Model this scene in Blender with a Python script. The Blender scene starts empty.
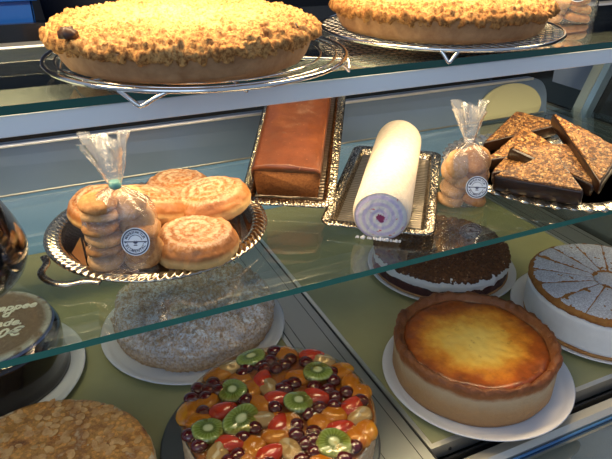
import bpy, bmesh, math, random
from mathutils import Vector, Matrix, noise
random.seed(7)
PI=math.pi
COL=bpy.context.scene.collection
DECK=.78; MID=1.05; TOP=1.285

# ------------------------------------------------------------------ materials
def newmat(name):
    m=bpy.data.materials.new(name); m.use_nodes=True; nt=m.node_tree
    return m,nt,nt.nodes,nt.links,nt.nodes['Principled BSDF']
def simple(name,col,rough=.5,metal=0,coat=0,spec=.5,bump=0,bscale=200,sss=0):
    m,nt,N,L,b=newmat(name)
    b.inputs['Base Color'].default_value=(*col,1); b.inputs['Roughness'].default_value=rough
    b.inputs['Metallic'].default_value=metal; b.inputs['Coat Weight'].default_value=coat
    b.inputs['Coat Roughness'].default_value=.08
    b.inputs['Specular IOR Level'].default_value=spec
    if sss: b.inputs['Subsurface Weight'].default_value=sss; b.inputs['Subsurface Scale'].default_value=.01
    if bump: add_bump(nt,b,bump,bscale)
    return m
def coords(nt):
    return nt.nodes.new('ShaderNodeTexCoord').outputs['Object']
def add_bump(nt,b,strength,scale,dist=.002,detail=6):
    t=nt.nodes.new('ShaderNodeTexNoise'); t.inputs['Scale'].default_value=scale; t.inputs['Detail'].default_value=detail
    nt.links.new(coords(nt),t.inputs['Vector'])
    u=nt.nodes.new('ShaderNodeBump'); u.inputs['Strength'].default_value=strength; u.inputs['Distance'].default_value=dist
    nt.links.new(t.outputs['Fac'],u.inputs['Height']); nt.links.new(u.outputs['Normal'],b.inputs['Normal'])
def ramp(nt,src,stops,interp='LINEAR'):
    r=nt.nodes.new('ShaderNodeValToRGB'); e=r.color_ramp.elements; r.color_ramp.interpolation=interp
    while len(e)<len(stops): e.new(.5)
    for i,(p,c) in enumerate(stops): e[i].position=p; e[i].color=(*c,1) if len(c)==3 else c
    nt.links.new(src,r.inputs['Fac']); return r.outputs['Color']
def noise_tex(nt,scale,detail=6,rough=.6,off=0):
    t=nt.nodes.new('ShaderNodeTexNoise'); t.inputs['Scale'].default_value=scale; t.inputs['Detail'].default_value=detail
    t.inputs['Roughness'].default_value=rough
    if off:
        mp=nt.nodes.new('ShaderNodeMapping'); mp.inputs['Location'].default_value=(off,off*.7,off*.3)
        nt.links.new(coords(nt),mp.inputs['Vector']); nt.links.new(mp.outputs['Vector'],t.inputs['Vector'])
    else: nt.links.new(coords(nt),t.inputs['Vector'])
    return t.outputs['Fac']
def vor_tex(nt,scale,feature='F1',out='Distance'):
    t=nt.nodes.new('ShaderNodeTexVoronoi'); t.inputs['Scale'].default_value=scale; t.feature=feature
    nt.links.new(coords(nt),t.inputs['Vector']); return t.outputs[out]
def math_(nt,op,a,b=None,c=None,clamp=False):
    n=nt.nodes.new('ShaderNodeMath'); n.operation=op; n.use_clamp=clamp
    for i,v in enumerate((a,b,c)):
        if v is None: continue
        if isinstance(v,(int,float)): n.inputs[i].default_value=v
        else: nt.links.new(v,n.inputs[i])
    return n.outputs[0]
def mix(nt,fac,a,b):
    n=nt.nodes.new('ShaderNodeMix'); n.data_type='RGBA'
    for s,v in (('Factor',fac),('A',a),('B',b)):
        sock=[i for i in n.inputs if i.name==s and (i.type=='RGBA' or s=='Factor')][0]
        if isinstance(v,(int,float)): sock.default_value=v
        elif isinstance(v,tuple): sock.default_value=(*v,1)
        else: nt.links.new(v,sock)
    return [o for o in n.outputs if o.type=='RGBA'][0]
def sepxyz(nt):
    s=nt.nodes.new('ShaderNodeSeparateXYZ'); nt.links.new(coords(nt),s.inputs[0]); return s.outputs
def radius(nt):
    s=sepxyz(nt); return math_(nt,'SQRT',math_(nt,'ADD',math_(nt,'MULTIPLY',s[0],s[0]),math_(nt,'MULTIPLY',s[1],s[1])))
def maprange(nt,v,a,b,c=0,d=1):
    n=nt.nodes.new('ShaderNodeMapRange'); nt.links.new(v,n.inputs[0])
    for i,x in zip((1,2,3,4),(a,b,c,d)): n.inputs[i].default_value=x
    return n.outputs[0]

def glass_film(name,tint=(.93,.97,.95),ior=1.5,rough=0.0,boost=1.0,white=0,bump=0,bscale=40):
    """thin clear sheet: what is not reflected by Fresnel passes straight through"""
    m=bpy.data.materials.new(name); m.use_nodes=True; nt=m.node_tree; N=nt.nodes; N.clear()
    out=N.new('ShaderNodeOutputMaterial'); tr=N.new('ShaderNodeBsdfTransparent'); gl=N.new('ShaderNodeBsdfGlossy')
    tr.inputs[0].default_value=(*tint,1); gl.inputs['Roughness'].default_value=rough
    geo=N.new('ShaderNodeNewGeometry'); fr=N.new('ShaderNodeFresnel')
    i=math_(nt,'ADD',math_(nt,'MULTIPLY',geo.outputs['Backfacing'],1/ior-ior),ior)
    nt.links.new(i,fr.inputs['IOR'])
    f=math_(nt,'MULTIPLY',fr.outputs[0],boost,clamp=True)
    mx=N.new('ShaderNodeMixShader'); nt.links.new(f,mx.inputs[0]); 
    last=tr.outputs[0]
    if white:
        d=N.new('ShaderNodeBsdfDiffuse'); d.inputs[0].default_value=(.85,.87,.9,1)
        m2=N.new('ShaderNodeMixShader'); m2.inputs[0].default_value=white
        nt.links.new(tr.outputs[0],m2.inputs[1]); nt.links.new(d.outputs[0],m2.inputs[2]); last=m2.outputs[0]
    nt.links.new(last,mx.inputs[1]); nt.links.new(gl.outputs[0],mx.inputs[2]); nt.links.new(mx.outputs[0],out.inputs[0])
    if bump:
        t=N.new('ShaderNodeTexNoise'); t.inputs['Scale'].default_value=bscale; t.inputs['Detail'].default_value=5
        nt.links.new(coords(nt),t.inputs['Vector']); u=N.new('ShaderNodeBump'); u.inputs['Strength'].default_value=bump; u.inputs['Distance'].default_value=.004
        nt.links.new(t.outputs['Fac'],u.inputs['Height']); nt.links.new(u.outputs[0],gl.inputs['Normal']); nt.links.new(u.outputs[0],fr.inputs['Normal'])
    return m

M={}
M['glass']=glass_film('shelf_glass',tint=(.91,.955,.935),boost=1.9)
M['glass_edge']=simple('glass_edge_green',(.004,.075,.052),.12,spec=.6)
M['glass_edge2']=simple('glass_edge_teal',(.035,.17,.13),.12,spec=.6)
M['film']=glass_film('bag_film',tint=(.99,.99,.99),ior=1.5,rough=.06,boost=2.6,white=.05,bump=1.0,bscale=90)
M['film_fan']=glass_film('bag_film_top',tint=(.95,.95,.95),ior=1.55,rough=.10,boost=3.0,white=.13,bump=1.0,bscale=110)
M['front_glass']=glass_film('front_glass',tint=(.6,.7,.8),boost=3)
M['alu']=simple('aluminium',(.62,.62,.60),.35,.9,bump=.15,bscale=400)
M['alu_strip']=simple('brushed_steel_channel',(.36,.37,.365),.38,.85)
M['bar']=simple('lamp_housing_grey',(.86,.88,.88),.32,.0,spec=.5)
M['bar_top']=simple('lamp_housing_top',(.80,.78,.70),.5)
M['steel']=simple('chromed_wire',(.78,.76,.72),.14,1)
M['steel_dark']=simple('dark_wire',(.35,.34,.33),.25,1)
M['silver_plain']=simple('polished_silver_rim',(.50,.43,.34),.2,1)
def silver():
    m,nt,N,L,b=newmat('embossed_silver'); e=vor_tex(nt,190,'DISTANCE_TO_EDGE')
    c=ramp(nt,e,[(.02,(.09,.075,.055)),(.20,(.60,.53,.43))]); L.new(c,b.inputs['Base Color']); b.inputs['Metallic'].default_value=1; b.inputs['Roughness'].default_value=.22  # dark cell edges paint the shade of the embossed recesses into the colour
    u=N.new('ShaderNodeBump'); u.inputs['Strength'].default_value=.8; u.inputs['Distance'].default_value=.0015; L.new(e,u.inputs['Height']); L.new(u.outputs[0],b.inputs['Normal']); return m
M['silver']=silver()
M['silver_floor']=simple('polished_silver_floor',(.34,.22,.16),.14,1)
M['black']=simple('black_plastic',(.006,.006,.008),.35)
M['groove']=simple('dark_groove',(.012,.012,.012),.6)
M['darkwall']=simple('dark_room_wall',(.02,.022,.028),.6)
M['darkfloor']=simple('dark_room_floor',(.03,.028,.025),.4)
M['cornerblack']=simple('smoked_panel',(.008,.01,.014),.12)
M['backblue']=simple('back_wall_painted_steel',(.26,.50,.88),.4,.0)
M['panel']=simple('satin_rear_ledge',(.12,.18,.29),.28,.4)
M['panel_lip']=simple('ledge_lip',(.75,.76,.78),.3,.6)
M['creamboard']=simple('cream_board',(.27,.27,.17),.5)
M['side']=simple('side_steel',(.22,.25,.24),.35,.7)
M['post']=simple('post_steel',(.30,.35,.36),.35,.6)
M['postblue']=simple('post_edge',(.22,.34,.50),.25,.6)
M['frost']=simple('frosted_blue_pane',(.09,.13,.22),.4)
M['crate']=simple('blue_crate_plastic',(.006,.09,.42),.4,bump=.2,bscale=60)
M['crate_ink']=simple('crate_lettering',(.008,.03,.13),.5)
M['white_plate']=simple('white_porcelain_card',(.70,.69,.71),.38,spec=.4)
M['grey_plate']=simple('dark_grey_cake_disc',(.12,.125,.13),.3,.5)
M['screw']=simple('screw_dark',(.05,.045,.04),.35,.8)
# deck green
def green():
    m,nt,N,L,b=newmat('olive_green_panel')
    c=ramp(nt,noise_tex(nt,9,4),[(.3,(.30,.285,.135)),(.7,(.345,.33,.165))]); L.new(c,b.inputs['Base Color'])
    b.inputs['Roughness'].default_value=.42; b.inputs['Specular IOR Level'].default_value=.4
    return m
M['green']=green()
def rail():
    m,nt,N,L,b=newmat('anodised_rail'); b.inputs['Base Color'].default_value=(.66,.63,.55,1); b.inputs['Metallic'].default_value=.8
    b.inputs['Roughness'].default_value=.42; add_bump(nt,b,.1,300); return m
M['rail']=rail()

# food --------------------------------------------------------------
def crumb_mat(name,r0,r1,centre,mid,rim,dark,scale=90):
    m,nt,N,L,b=newmat(name)
    n=noise_tex(nt,scale,8,.7); n2=noise_tex(nt,30,5,.65,3)
    t=math_(nt,'ADD',maprange(nt,radius(nt),r0,r1),math_(nt,'MULTIPLY',math_(nt,'SUBTRACT',n2,.5),1.6),clamp=True)
    light=mix(nt,t,centre,mid)
    v=ramp(nt,n,[(.43,(0,0,0)),(.55,(1,1,1))])
    c=mix(nt,v,mix(nt,t,mid,rim),light)
    t2=maprange(nt,radius(nt),r1*.92,r1*1.05)
    c=mix(nt,math_(nt,'MULTIPLY',t2,.75),c,rim)
    spots=ramp(nt,noise_tex(nt,26,3,.5,9),[(.69,(0,0,0)),(.76,(1,1,1))])
    c=mix(nt,math_(nt,'MULTIPLY',spots,.8),c,dark)
    L.new(c,b.inputs['Base Color']); b.inputs['Roughness'].default_value=.75; b.inputs['Specular IOR Level'].default_value=.25
    add_bump(nt,b,.6,500,.001)
    return m
M['crumb']=crumb_mat('butter_crumble',.02,.155,(.90,.64,.29),(.60,.30,.09),(.22,.085,.024),(.07,.025,.010),230)
def baked(name,a,b_,scale=60,rough=.6,bump=.4,bs=350,coat=0,dots=None):
    m,nt,N,L,b=newmat(name)
    c=ramp(nt,noise_tex(nt,scale,8,.65),[(.3,a),(.7,b_)])
    if dots:
        d=ramp(nt,noise_tex(nt,dots[0],3,.5,4),[(dots[1],(0,0,0)),(dots[1]+.06,(1,1,1))]); c=mix(nt,d,c,dots[2])
    L.new(c,b.inputs['Base Color']); b.inputs['Roughness'].default_value=rough; b.inputs['Coat Weight'].default_value=coat
    b.inputs['Specular IOR Level'].default_value=.3; b.inputs['Coat Roughness'].default_value=.12
    add_bump(nt,b,bump,bs,.0015); return m
M['crust']=baked('shortcrust_side',(.30,.15,.065),(.47,.27,.13),60,.7,.3,300)
M['crust_warm']=baked('cheesecake_crust',(.36,.14,.04),(.62,.33,.11),20,.6,.4,260)
M['biscuit']=baked('biscuit',(.28,.11,.03),(.52,.27,.10),150,.65,.3,300)
M['biscuit_pale']=baked('biscuit_pale',(.40,.20,.07),(.62,.38,.18),150,.65,.3,300)
M['choc_glaze']=simple('dark_chocolate_glaze',(.011,.006,.005),.16,coat=.6)
M['choc_edge']=baked('dark_chocolate_coating',(.010,.005,.003),(.035,.014,.007),70,.3,.3,120,.4)
def nutmat():
    m,nt,N,L,b=newmat('chopped_nut_topping')
    v=vor_tex(nt,230,'F1','Color'); sp=N.new('ShaderNodeSeparateColor'); L.new(v,sp.inputs[0])
    c=ramp(nt,sp.outputs[0],[(0,(.06,.02,.006)),(.22,(.14,.05,.012)),(.45,(.32,.13,.03)),(.75,(.46,.22,.06)),(1,(.62,.36,.13))])
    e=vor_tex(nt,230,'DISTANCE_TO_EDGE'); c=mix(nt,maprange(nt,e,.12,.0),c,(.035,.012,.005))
    c=mix(nt,math_(nt,'MULTIPLY',ramp(nt,noise_tex(nt,45,4,.6),[(.50,(0,0,0)),(.66,(1,1,1))]),.6),c,(.08,.028,.008))
    L.new(c,b.inputs['Base Color']); b.inputs['Roughness'].default_value=.5
    u=N.new('ShaderNodeBump'); u.inputs['Strength'].default_value=1; u.inputs['Distance'].default_value=.002; L.new(e,u.inputs['Height']); L.new(u.outputs[0],b.inputs['Normal']); return m
M['nut']=nutmat()
M['loaf_top']=baked('loaf_brown_crust',(.085,.024,.010),(.16,.048,.018),30,.32,.8,55,.2,(260,.68,(.30,.12,.05)))
M['loaf_crumb']=baked('loaf_crumb',(.17,.055,.015),(.32,.125,.035),260,.8,.8,300,0,(150,.62,(.16,.055,.018)))
M['straw']=simple('strawberry',(.50,.035,.012),.22,coat=.8)
M['pear']=baked('pear_piece',(.44,.31,.15),(.55,.43,.25),20,.25,.1,60,.8)
M['peach']=baked('peach_piece',(.46,.14,.008),(.64,.29,.018),40,.22,.1,60,.8)
M['cherry']=simple('dark_cherry',(.085,.003,.006),.12,coat=.9)
M['amber']=baked('amber_custard',(.22,.05,.012),(.48,.19,.03),24,.2,.2,60,.8)
M['jelly']=glass_film('clear_jelly',tint=(.95,.84,.66),ior=1.4,rough=.03,boost=1.6,bump=1.0,bscale=55)
M['tart_side']=baked('tart_side_crumbs',(.50,.32,.15),(.72,.58,.40),160,.8,.9,260)
M['cream']=baked('whipped_cream',(.80,.78,.77),(.88,.87,.86),30,.55,.35,70)
M['sponge_orange']=baked('sponge_edge',(.26,.09,.02),(.46,.20,.05),60,.8,.6,260)
M['jam']=baked('chocolate_base',(.035,.010,.012),(.09,.03,.022),60,.5,.5,200,.2)
M['choc_crumb']=baked('chocolate_crumbs',(.05,.018,.008),(.19,.075,.028),170,.6,.8,350,.1,(120,.63,(.36,.18,.08)))
M['sign_side']=simple('sign_rim_blue',(.08,.11,.30),.5)
M['chalk']=simple('white_icing_writing',(.90,.86,.80),.5)
M['label']=simple('label_paper',(.72,.78,.86),.4)
M['label_ink']=simple('label_ink',(.035,.045,.10),.5)
M['tie']=simple('green_clip',(.12,.32,.29),.4)
M['dark_liquid']=simple('dark_liquid',(.004,.003,.003),.03,coat=1)
M['almond_flake']=baked('almond_flake',(.44,.16,.035),(.90,.55,.22),45,.35,.2,300,.5)
M['pie_dark']=simple('burnt_cherry',(.07,.03,.014),.4)
def sugar_cake():
    m,nt,N,L,b=newmat('sugar_dusted_crumble')
    base=ramp(nt,noise_tex(nt,200,8,.7),[(.3,(.26,.14,.07)),(.5,(.48,.30,.16)),(.72,(.70,.54,.36))])
    geo=N.new('ShaderNodeNewGeometry'); s=N.new('ShaderNodeSeparateXYZ'); L.new(geo.outputs['Normal'],s.inputs[0])
    up=maprange(nt,s.outputs[2],.35,.9)
    n=ramp(nt,noise_tex(nt,24,4,.6,2),[(.38,(.15,.15,.15)),(.50,(1,1,1))])
    fine=ramp(nt,noise_tex(nt,230,4,.75,5),[(.42,(.1,.1,.1)),(.56,(1,1,1))])
    f=math_(nt,'MULTIPLY',math_(nt,'MULTIPLY',up,n),math_(nt,'MULTIPLY',fine,.92))
    side=math_(nt,'MULTIPLY',fine,math_(nt,'MULTIPLY',maprange(nt,sepxyz(nt)[2],.006,.04),.45))
    f=math_(nt,'MAXIMUM',f,side)
    e=maprange(nt,vor_tex(nt,48,'DISTANCE_TO_EDGE'),.02,.14)
    e=math_(nt,'MAXIMUM',e,maprange(nt,noise_tex(nt,60,4,.6,7),.45,.62))
    e=math_(nt,'MAXIMUM',e,maprange(nt,s.outputs[2],.75,.45))
    f=math_(nt,'MULTIPLY',f,math_(nt,'ADD',math_(nt,'MULTIPLY',e,.6),.4))
    f=math_(nt,'MULTIPLY',f,1.35,clamp=True); L.new(mix(nt,f,base,(.84,.85,.90)),b.inputs['Base Color']); b.inputs['Roughness'].default_value=.85; b.inputs['Specular IOR Level'].default_value=.2
    add_bump(nt,b,.8,300,.0015); return m
M['sugar_cake']=sugar_cake()
def dusting():
    m,nt,N,L,b=newmat('icing_sugar_dusting')
    f=ramp(nt,noise_tex(nt,420,3,.7),[(.38,(0,0,0)),(.6,(1,1,1))])
    f2=ramp(nt,noise_tex(nt,12,4,.5,3),[(.3,(.55,.55,.55)),(.6,(1,1,1))])
    L.new(mix(nt,math_(nt,'MULTIPLY',f,f2),(.46,.42,.44),(.84,.84,.87)),b.inputs['Base Color']); b.inputs['Roughness'].default_value=.9
    add_bump(nt,b,.5,400,.001); return m
M['dust']=dusting()
def pastry():
    m,nt,N,L,b=newmat('sugared_snail_pastry')
    s=sepxyz(nt); ang=math_(nt,'ARCTAN2',s[1],s[0]); r=radius(nt)
    ph=math_(nt,'ADD',math_(nt,'SUBTRACT',math_(nt,'MULTIPLY',r,2*PI/.0135),ang),math_(nt,'MULTIPLY',noise_tex(nt,40,3),4))
    sp=math_(nt,'MULTIPLY_ADD',math_(nt,'SINE',ph),.5,.5)
    n=noise_tex(nt,240,7,.7)
    base=ramp(nt,noise_tex(nt,28,5),[(.3,(.24,.075,.016)),(.7,(.42,.165,.042))])
    sug=ramp(nt,math_(nt,'ADD',math_(nt,'MULTIPLY',n,1.0),math_(nt,'MULTIPLY',sp,.13)),[(.47,(0,0,0)),(.66,(1,1,1))])
    top=math_(nt,'MULTIPLY',maprange(nt,s[2],.024,.036),maprange(nt,r,.052,.044))
    c=mix(nt,math_(nt,'MULTIPLY',math_(nt,'MULTIPLY',sug,top),.85),base,(.66,.46,.30))
    band=math_(nt,'MULTIPLY',maprange(nt,s[2],.020,.014),maprange(nt,s[2],.001,.007))
    c=mix(nt,math_(nt,'MULTIPLY',band,.75),c,(.72,.47,.19))
    L.new(c,b.inputs['Base Color']); b.inputs['Roughness'].default_value=.45; b.inputs['Specular IOR Level'].default_value=.4
    add_bump(nt,b,.5,260,.0015); return m
M['pastry']=pastry()
def cheesetop():
    m,nt,N,L,b=newmat('baked_cheese_filling')
    r=radius(nt); n=noise_tex(nt,14,6,.65); n2=noise_tex(nt,45,5,.6,6)
    t=math_(nt,'ADD',maprange(nt,r,.02,.118),math_(nt,'MULTIPLY',math_(nt,'SUBTRACT',n,.5),.85))
    t=math_(nt,'ADD',t,math_(nt,'MULTIPLY',math_(nt,'SUBTRACT',n2,.5),.55),clamp=True)
    c=ramp(nt,t,[(0,(1.0,.66,.15)),(.30,(.98,.54,.08)),(.52,(.80,.28,.025)),(.76,(.42,.09,.010)),(1,(.15,.032,.009))])
    sp=ramp(nt,noise_tex(nt,75,3,.5,12),[(.64,(0,0,0)),(.74,(1,1,1))])
    c=mix(nt,math_(nt,'MULTIPLY',sp,.55),c,(.50,.16,.02))
    L.new(c,b.inputs['Base Color']); b.inputs['Roughness'].default_value=.35; b.inputs['Coat Weight'].default_value=.25
    add_bump(nt,b,.4,60,.002); return m
M['cheese']=cheesetop()
def cheese_crust():
    m,nt,N,L,b=newmat('cheesecake_pastry_wall')
    s=sepxyz(nt); n=noise_tex(nt,22,6,.6)
    z=math_(nt,'ADD',s[2],math_(nt,'MULTIPLY',math_(nt,'SUBTRACT',n,.5),.022))
    c=ramp(nt,maprange(nt,z,0,.075),[(0,(.36,.18,.065)),(.35,(.46,.26,.11)),(.66,(.55,.40,.24)),(.78,(.33,.11,.026)),(1,(.13,.035,.010))])
    L.new(c,b.inputs['Base Color']); b.inputs['Roughness'].default_value=.55; add_bump(nt,b,.9,110,.004); return m
M['cheese_crust']=cheese_crust()
def almond_top():
    m,nt,N,L,b=newmat('almond_caramel_top')
    n=noise_tex(nt,24,7,.72); v=vor_tex(nt,150)
    c=ramp(nt,n,[(.34,(.66,.45,.24)),(.42,(.46,.17,.035)),(.52,(.85,.40,.09)),(.60,(.62,.24,.05)),(.68,(.20,.06,.015))])
    d=ramp(nt,v,[(.0,(1,1,1)),(.10,(0,0,0)),(.42,(0,0,0)),(.5,(1,1,1))])
    c=mix(nt,math_(nt,'MULTIPLY',d,.35),c,(.20,.07,.015))
    L.new(c,b.inputs['Base Color']); b.inputs['Roughness'].default_value=.45; b.inputs['Coat Weight'].default_value=.2
    add_bump(nt,b,.7,200,.002); return m
M['almond_top']=almond_top()
def kiwi():
    m,nt,N,L,b=newmat('kiwi_slice')
    s=sepxyz(nt); r=radius(nt); ang=math_(nt,'ARCTAN2',s[1],s[0])
    c=ramp(nt,maprange(nt,r,0,.0175),[(0,(.60,.60,.32)),(.20,(.55,.56,.28)),(.34,(.13,.17,.022)),(.7,(.16,.21,.028)),(.9,(.26,.30,.06)),(1,(.12,.13,.03))])
    st=math_(nt,'SINE',math_(nt,'MULTIPLY',ang,22)); c=mix(nt,math_(nt,'MULTIPLY',maprange(nt,st,.2,1),.25),c,(.45,.55,.2))
    sd=math_(nt,'MULTIPLY',math_(nt,'GREATER_THAN',math_(nt,'SINE',math_(nt,'MULTIPLY_ADD',ang,22,1.5)),.55),
       math_(nt,'MULTIPLY',math_(nt,'GREATER_THAN',r,.0055),math_(nt,'LESS_THAN',r,.0085)))
    c=mix(nt,math_(nt,'MULTIPLY',sd,.9),c,(.015,.012,.006))
    L.new(c,b.inputs['Base Color']); b.inputs['Roughness'].default_value=.2; b.inputs['Coat Weight'].default_value=.8; add_bump(nt,b,.3,150,.001); return m
M['kiwi']=kiwi()
def roll_end():
    m,nt,N,L,b=newmat('swiss_roll_cut_face')
    s=sepxyz(nt); ang=math_(nt,'ARCTAN2',s[2],s[0]); r=math_(nt,'SQRT',math_(nt,'ADD',math_(nt,'MULTIPLY',s[0],s[0]),math_(nt,'MULTIPLY',s[2],s[2])))
    ph=math_(nt,'SUBTRACT',math_(nt,'MULTIPLY',r,2*PI/.0098),ang)
    sp=math_(nt,'MULTIPLY_ADD',math_(nt,'SINE',ph),.5,.5)
    spn=math_(nt,'ADD',sp,math_(nt,'MULTIPLY',math_(nt,'SUBTRACT',noise_tex(nt,120,4),.5),.5))
    c=ramp(nt,spn,[(.15,(.52,.46,.62)),(.80,(.66,.64,.62))])
    pk=ramp(nt,noise_tex(nt,130,3,.5,3),[(.62,(0,0,0)),(.68,(1,1,1))]); ring=math_(nt,'GREATER_THAN',sp,.62)
    c=mix(nt,math_(nt,'MULTIPLY',math_(nt,'MULTIPLY',pk,ring),.9),c,(.60,.10,.12))
    cen=math_(nt,'ADD',r,math_(nt,'MULTIPLY',math_(nt,'SUBTRACT',noise_tex(nt,220,3),.5),.020))
    c=mix(nt,maprange(nt,cen,.0065,.005),c,(.26,.03,.10))
    L.new(c,b.inputs['Base Color']); b.inputs['Roughness'].default_value=.7; add_bump(nt,b,.9,300,.0015); return m
M['roll_end']=roll_end()
M['roll_skin']=baked('sugared_roll_skin',(.70,.58,.44),(.84,.76,.64),160,.8,.6,500)
def sign_mat():
    m,nt,N,L,b=newmat('brown_sign_disc')
    r=radius(nt); c=ramp(nt,noise_tex(nt,200,6,.7),[(.3,(.17,.105,.075)),(.6,(.25,.165,.12)),(.76,(.50,.42,.36))])
    c=mix(nt,math_(nt,'MULTIPLY',maprange(nt,r,.088,.1),ramp(nt,noise_tex(nt,60,4,.5,2),[(.35,(0,0,0)),(.5,(1,1,1))])),c,(.55,.52,.50))
    L.new(c,b.inputs['Base Color']); b.inputs['Roughness'].default_value=.55; add_bump(nt,b,.3,150,.001); return m
M['sign']=sign_mat()
def tray_floor():
    m,nt,N,L,b=newmat('ribbed_tray_floor')
    s=sepxyz(nt); w=math_(nt,'SINE',math_(nt,'ADD',math_(nt,'MULTIPLY',s[1],900),math_(nt,'MULTIPLY',noise_tex(nt,25,4),10)))
    b.inputs['Base Color'].default_value=(.25,.215,.17,1); b.inputs['Metallic'].default_value=.85; b.inputs['Roughness'].default_value=.3
    u=N.new('ShaderNodeBump'); u.inputs['Strength'].default_value=.5; u.inputs['Distance'].default_value=.0012; L.new(w,u.inputs['Height']); L.new(u.outputs[0],b.inputs['Normal']); return m
M['tray_floor']=tray_floor()
M['foil']=simple('crinkled_silver_card',(.62,.57,.48),.22,.95,bump=.9,bscale=130)

# ------------------------------------------------------------------ geometry helpers
def link(o,parent=None):
    COL.objects.link(o)
    if parent is not None: o.parent=parent
    return o
def mesh_obj(name,verts,faces,mats,parent=None,smooth=True,midx=None,loc=None):
    me=bpy.data.meshes.new(name); me.from_pydata([tuple(v) for v in verts],[],faces); me.update()
    if not isinstance(mats,(list,tuple)): mats=[mats]
    for m in mats: me.materials.append(m)
    if midx: me.polygons.foreach_set('material_index',midx)
    if smooth: me.polygons.foreach_set('use_smooth',[True]*len(me.polygons))
    o=bpy.data.objects.new(name,me); link(o,parent)
    if loc: o.location=loc
    return o
def tag(o,label,cat=None,group=None,kind=None):
    if label: o['label']=label
    if cat: o['category']=cat
    if group: o['group']=group
    if kind: o['kind']=kind
    return o
def thing(name,loc,label,cat,group=None,rot=(0,0,0)):
    o=bpy.data.objects.new(name,None); link(o); o.location=loc; o.rotation_euler=rot; o.empty_display_size=.05
    return tag(o,label,cat,group)
def copy_tree(o,parent=None):
    c=o.copy(); COL.objects.link(c); c.parent=parent
    for ch in list(o.children): copy_tree(ch,c)
    return c
def geo_join(parts):
    V=[];F=[]
    for v,f in parts:
        k=len(V); V+=list(v); F+=[tuple(i+k for i in q) for q in f]
    return V,F
def box_g(x0,x1,y0,y1,z0,z1):
    V=[(x,y,z) for x in (x0,x1) for y in (y0,y1) for z in (z0,z1)]
    F=[(0,1,3,2),(4,6,7,5),(0,4,5,1),(2,3,7,6),(0,2,6,4),(1,5,7,3)]
    return V,F
def box(name,x0,x1,y0,y1,z0,z1,mat,parent=None,bevel=0,loc=None):
    V,F=box_g(x0,x1,y0,y1,z0,z1); o=mesh_obj(name,V,F,mat,parent,smooth=False,loc=loc)
    if bevel:
        b=o.modifiers.new('b','BEVEL'); b.width=bevel; b.segments=3; b.limit_method='ANGLE'
        o.data.polygons.foreach_set('use_smooth',[True]*len(o.data.polygons))
        w=o.modifiers.new('w','WEIGHTED_NORMAL')
    return o
def tube_g(pts,r,closed=False,n=8):
    pts=[Vector(p) for p in pts]; V=[];F=[]; m=len(pts)
    prev=None
    for i,p in enumerate(pts):
        a=pts[(i-1)%m] if (closed or i>0) else p; b=pts[(i+1)%m] if (closed or i<m-1) else p
        t=(b-a).normalized()
        if prev is None: x=t.orthogonal().normalized()
        else: x=(prev-t*prev.dot(t)).normalized()
        prev=x; y=t.cross(x)
        for k in range(n): V.append(p+r*(math.cos(2*PI*k/n)*x+math.sin(2*PI*k/n)*y))
    for i in range(m if closed else m-1):
        j=(i+1)%m
        for k in range(n): F.append((i*n+k,i*n+(k+1)%n,j*n+(k+1)%n,j*n+k))
    if not closed: F.append(tuple(range(n))[::-1]); F.append(tuple((m-1)*n+k for k in range(n)))
    return V,F
def resample(prof,step):
    out=[prof[0]]
    for a,b in zip(prof,prof[1:]):
        d=math.hypot(b[0]-a[0],b[1]-a[1]); k=max(1,int(d/step))
        for i in range(1,k+1): out.append((a[0]+(b[0]-a[0])*i/k,a[1]+(b[1]-a[1])*i/k))
    return out
def lathe_g(prof,n=96,disp=None,sx=1,sy=1,step=None):
    """profile (r,z) from the top centre outward and down; disp(p,normal,theta)->metres along the normal"""
    if step: prof=resample(prof,step)
    V=[];F=[];m=len(prof); N=[]
    for i in range(m):
        a=prof[max(0,i-1)]; b=prof[min(m-1,i+1)]
        t=Vector((b[0]-a[0],b[1]-a[1]));
        if t.length<1e-9: t=Vector((1,0))
        t.normalize(); N.append((-t.y,t.x))
    for i,(r,z) in enumerate(prof):
        for k in range(n):
            th=2*PI*k/n; c,s=math.cos(th),math.sin(th)
            p=Vector((r*c*sx,r*s*sy,z))
            if disp:
                nn=Vector((N[i][0]*c,N[i][0]*s,N[i][1])); 
                d=disp(p,nn,th)
                p=p+nn*d
            V.append(p)
    for i in range(m-1):
        for k in range(n): F.append((i*n+k,(i+1)*n+k,(i+1)*n+(k+1)%n,i*n+(k+1)%n))
    if prof[0][0]>1e-6: F.append(tuple(range(n)))
    if prof[-1][0]>1e-6: F.append(tuple((m-1)*n+k for k in range(n))[::-1])
    return V,F
def lathe(name,prof,mat,parent=None,n=96,disp=None,sx=1,sy=1,step=None,smooth=True,loc=None):
    V,F=lathe_g(prof,n,disp,sx,sy,step); return mesh_obj(name,V,F,mat,parent,smooth,loc=loc)
def nz(p,s,seed=0): return noise.noise(Vector((p[0]*s+seed,p[1]*s-seed,p[2]*s+seed*.5)))
def lumps(p,s,seed=0,k=.62):
    d=noise.voronoi(Vector((p[0]*s+seed,p[1]*s+seed,p[2]*s)))[0][0]
    return math.sqrt(max(0,1-(d/k)**2)) if d<k else 0
def catmull(pts,k=8,closed=False):
    pts=[Vector(p) for p in pts]; out=[]; m=len(pts); rng=range(m if closed else m-1)
    for i in rng:
        g=(lambda j:pts[j%m]) if closed else (lambda j:pts[min(max(j,0),m-1)])
        p0,p1,p2,p3=g(i-1),g(i),g(i+1),g(i+2)
        for s in range(k):
            t=s/k; out.append(.5*((2*p1)+(-p0+p2)*t+(2*p0-5*p1+4*p2-p3)*t*t+(-p0+3*p1-3*p2+p3)*t**3))
    if not closed: out.append(pts[-1])
    return out
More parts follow.
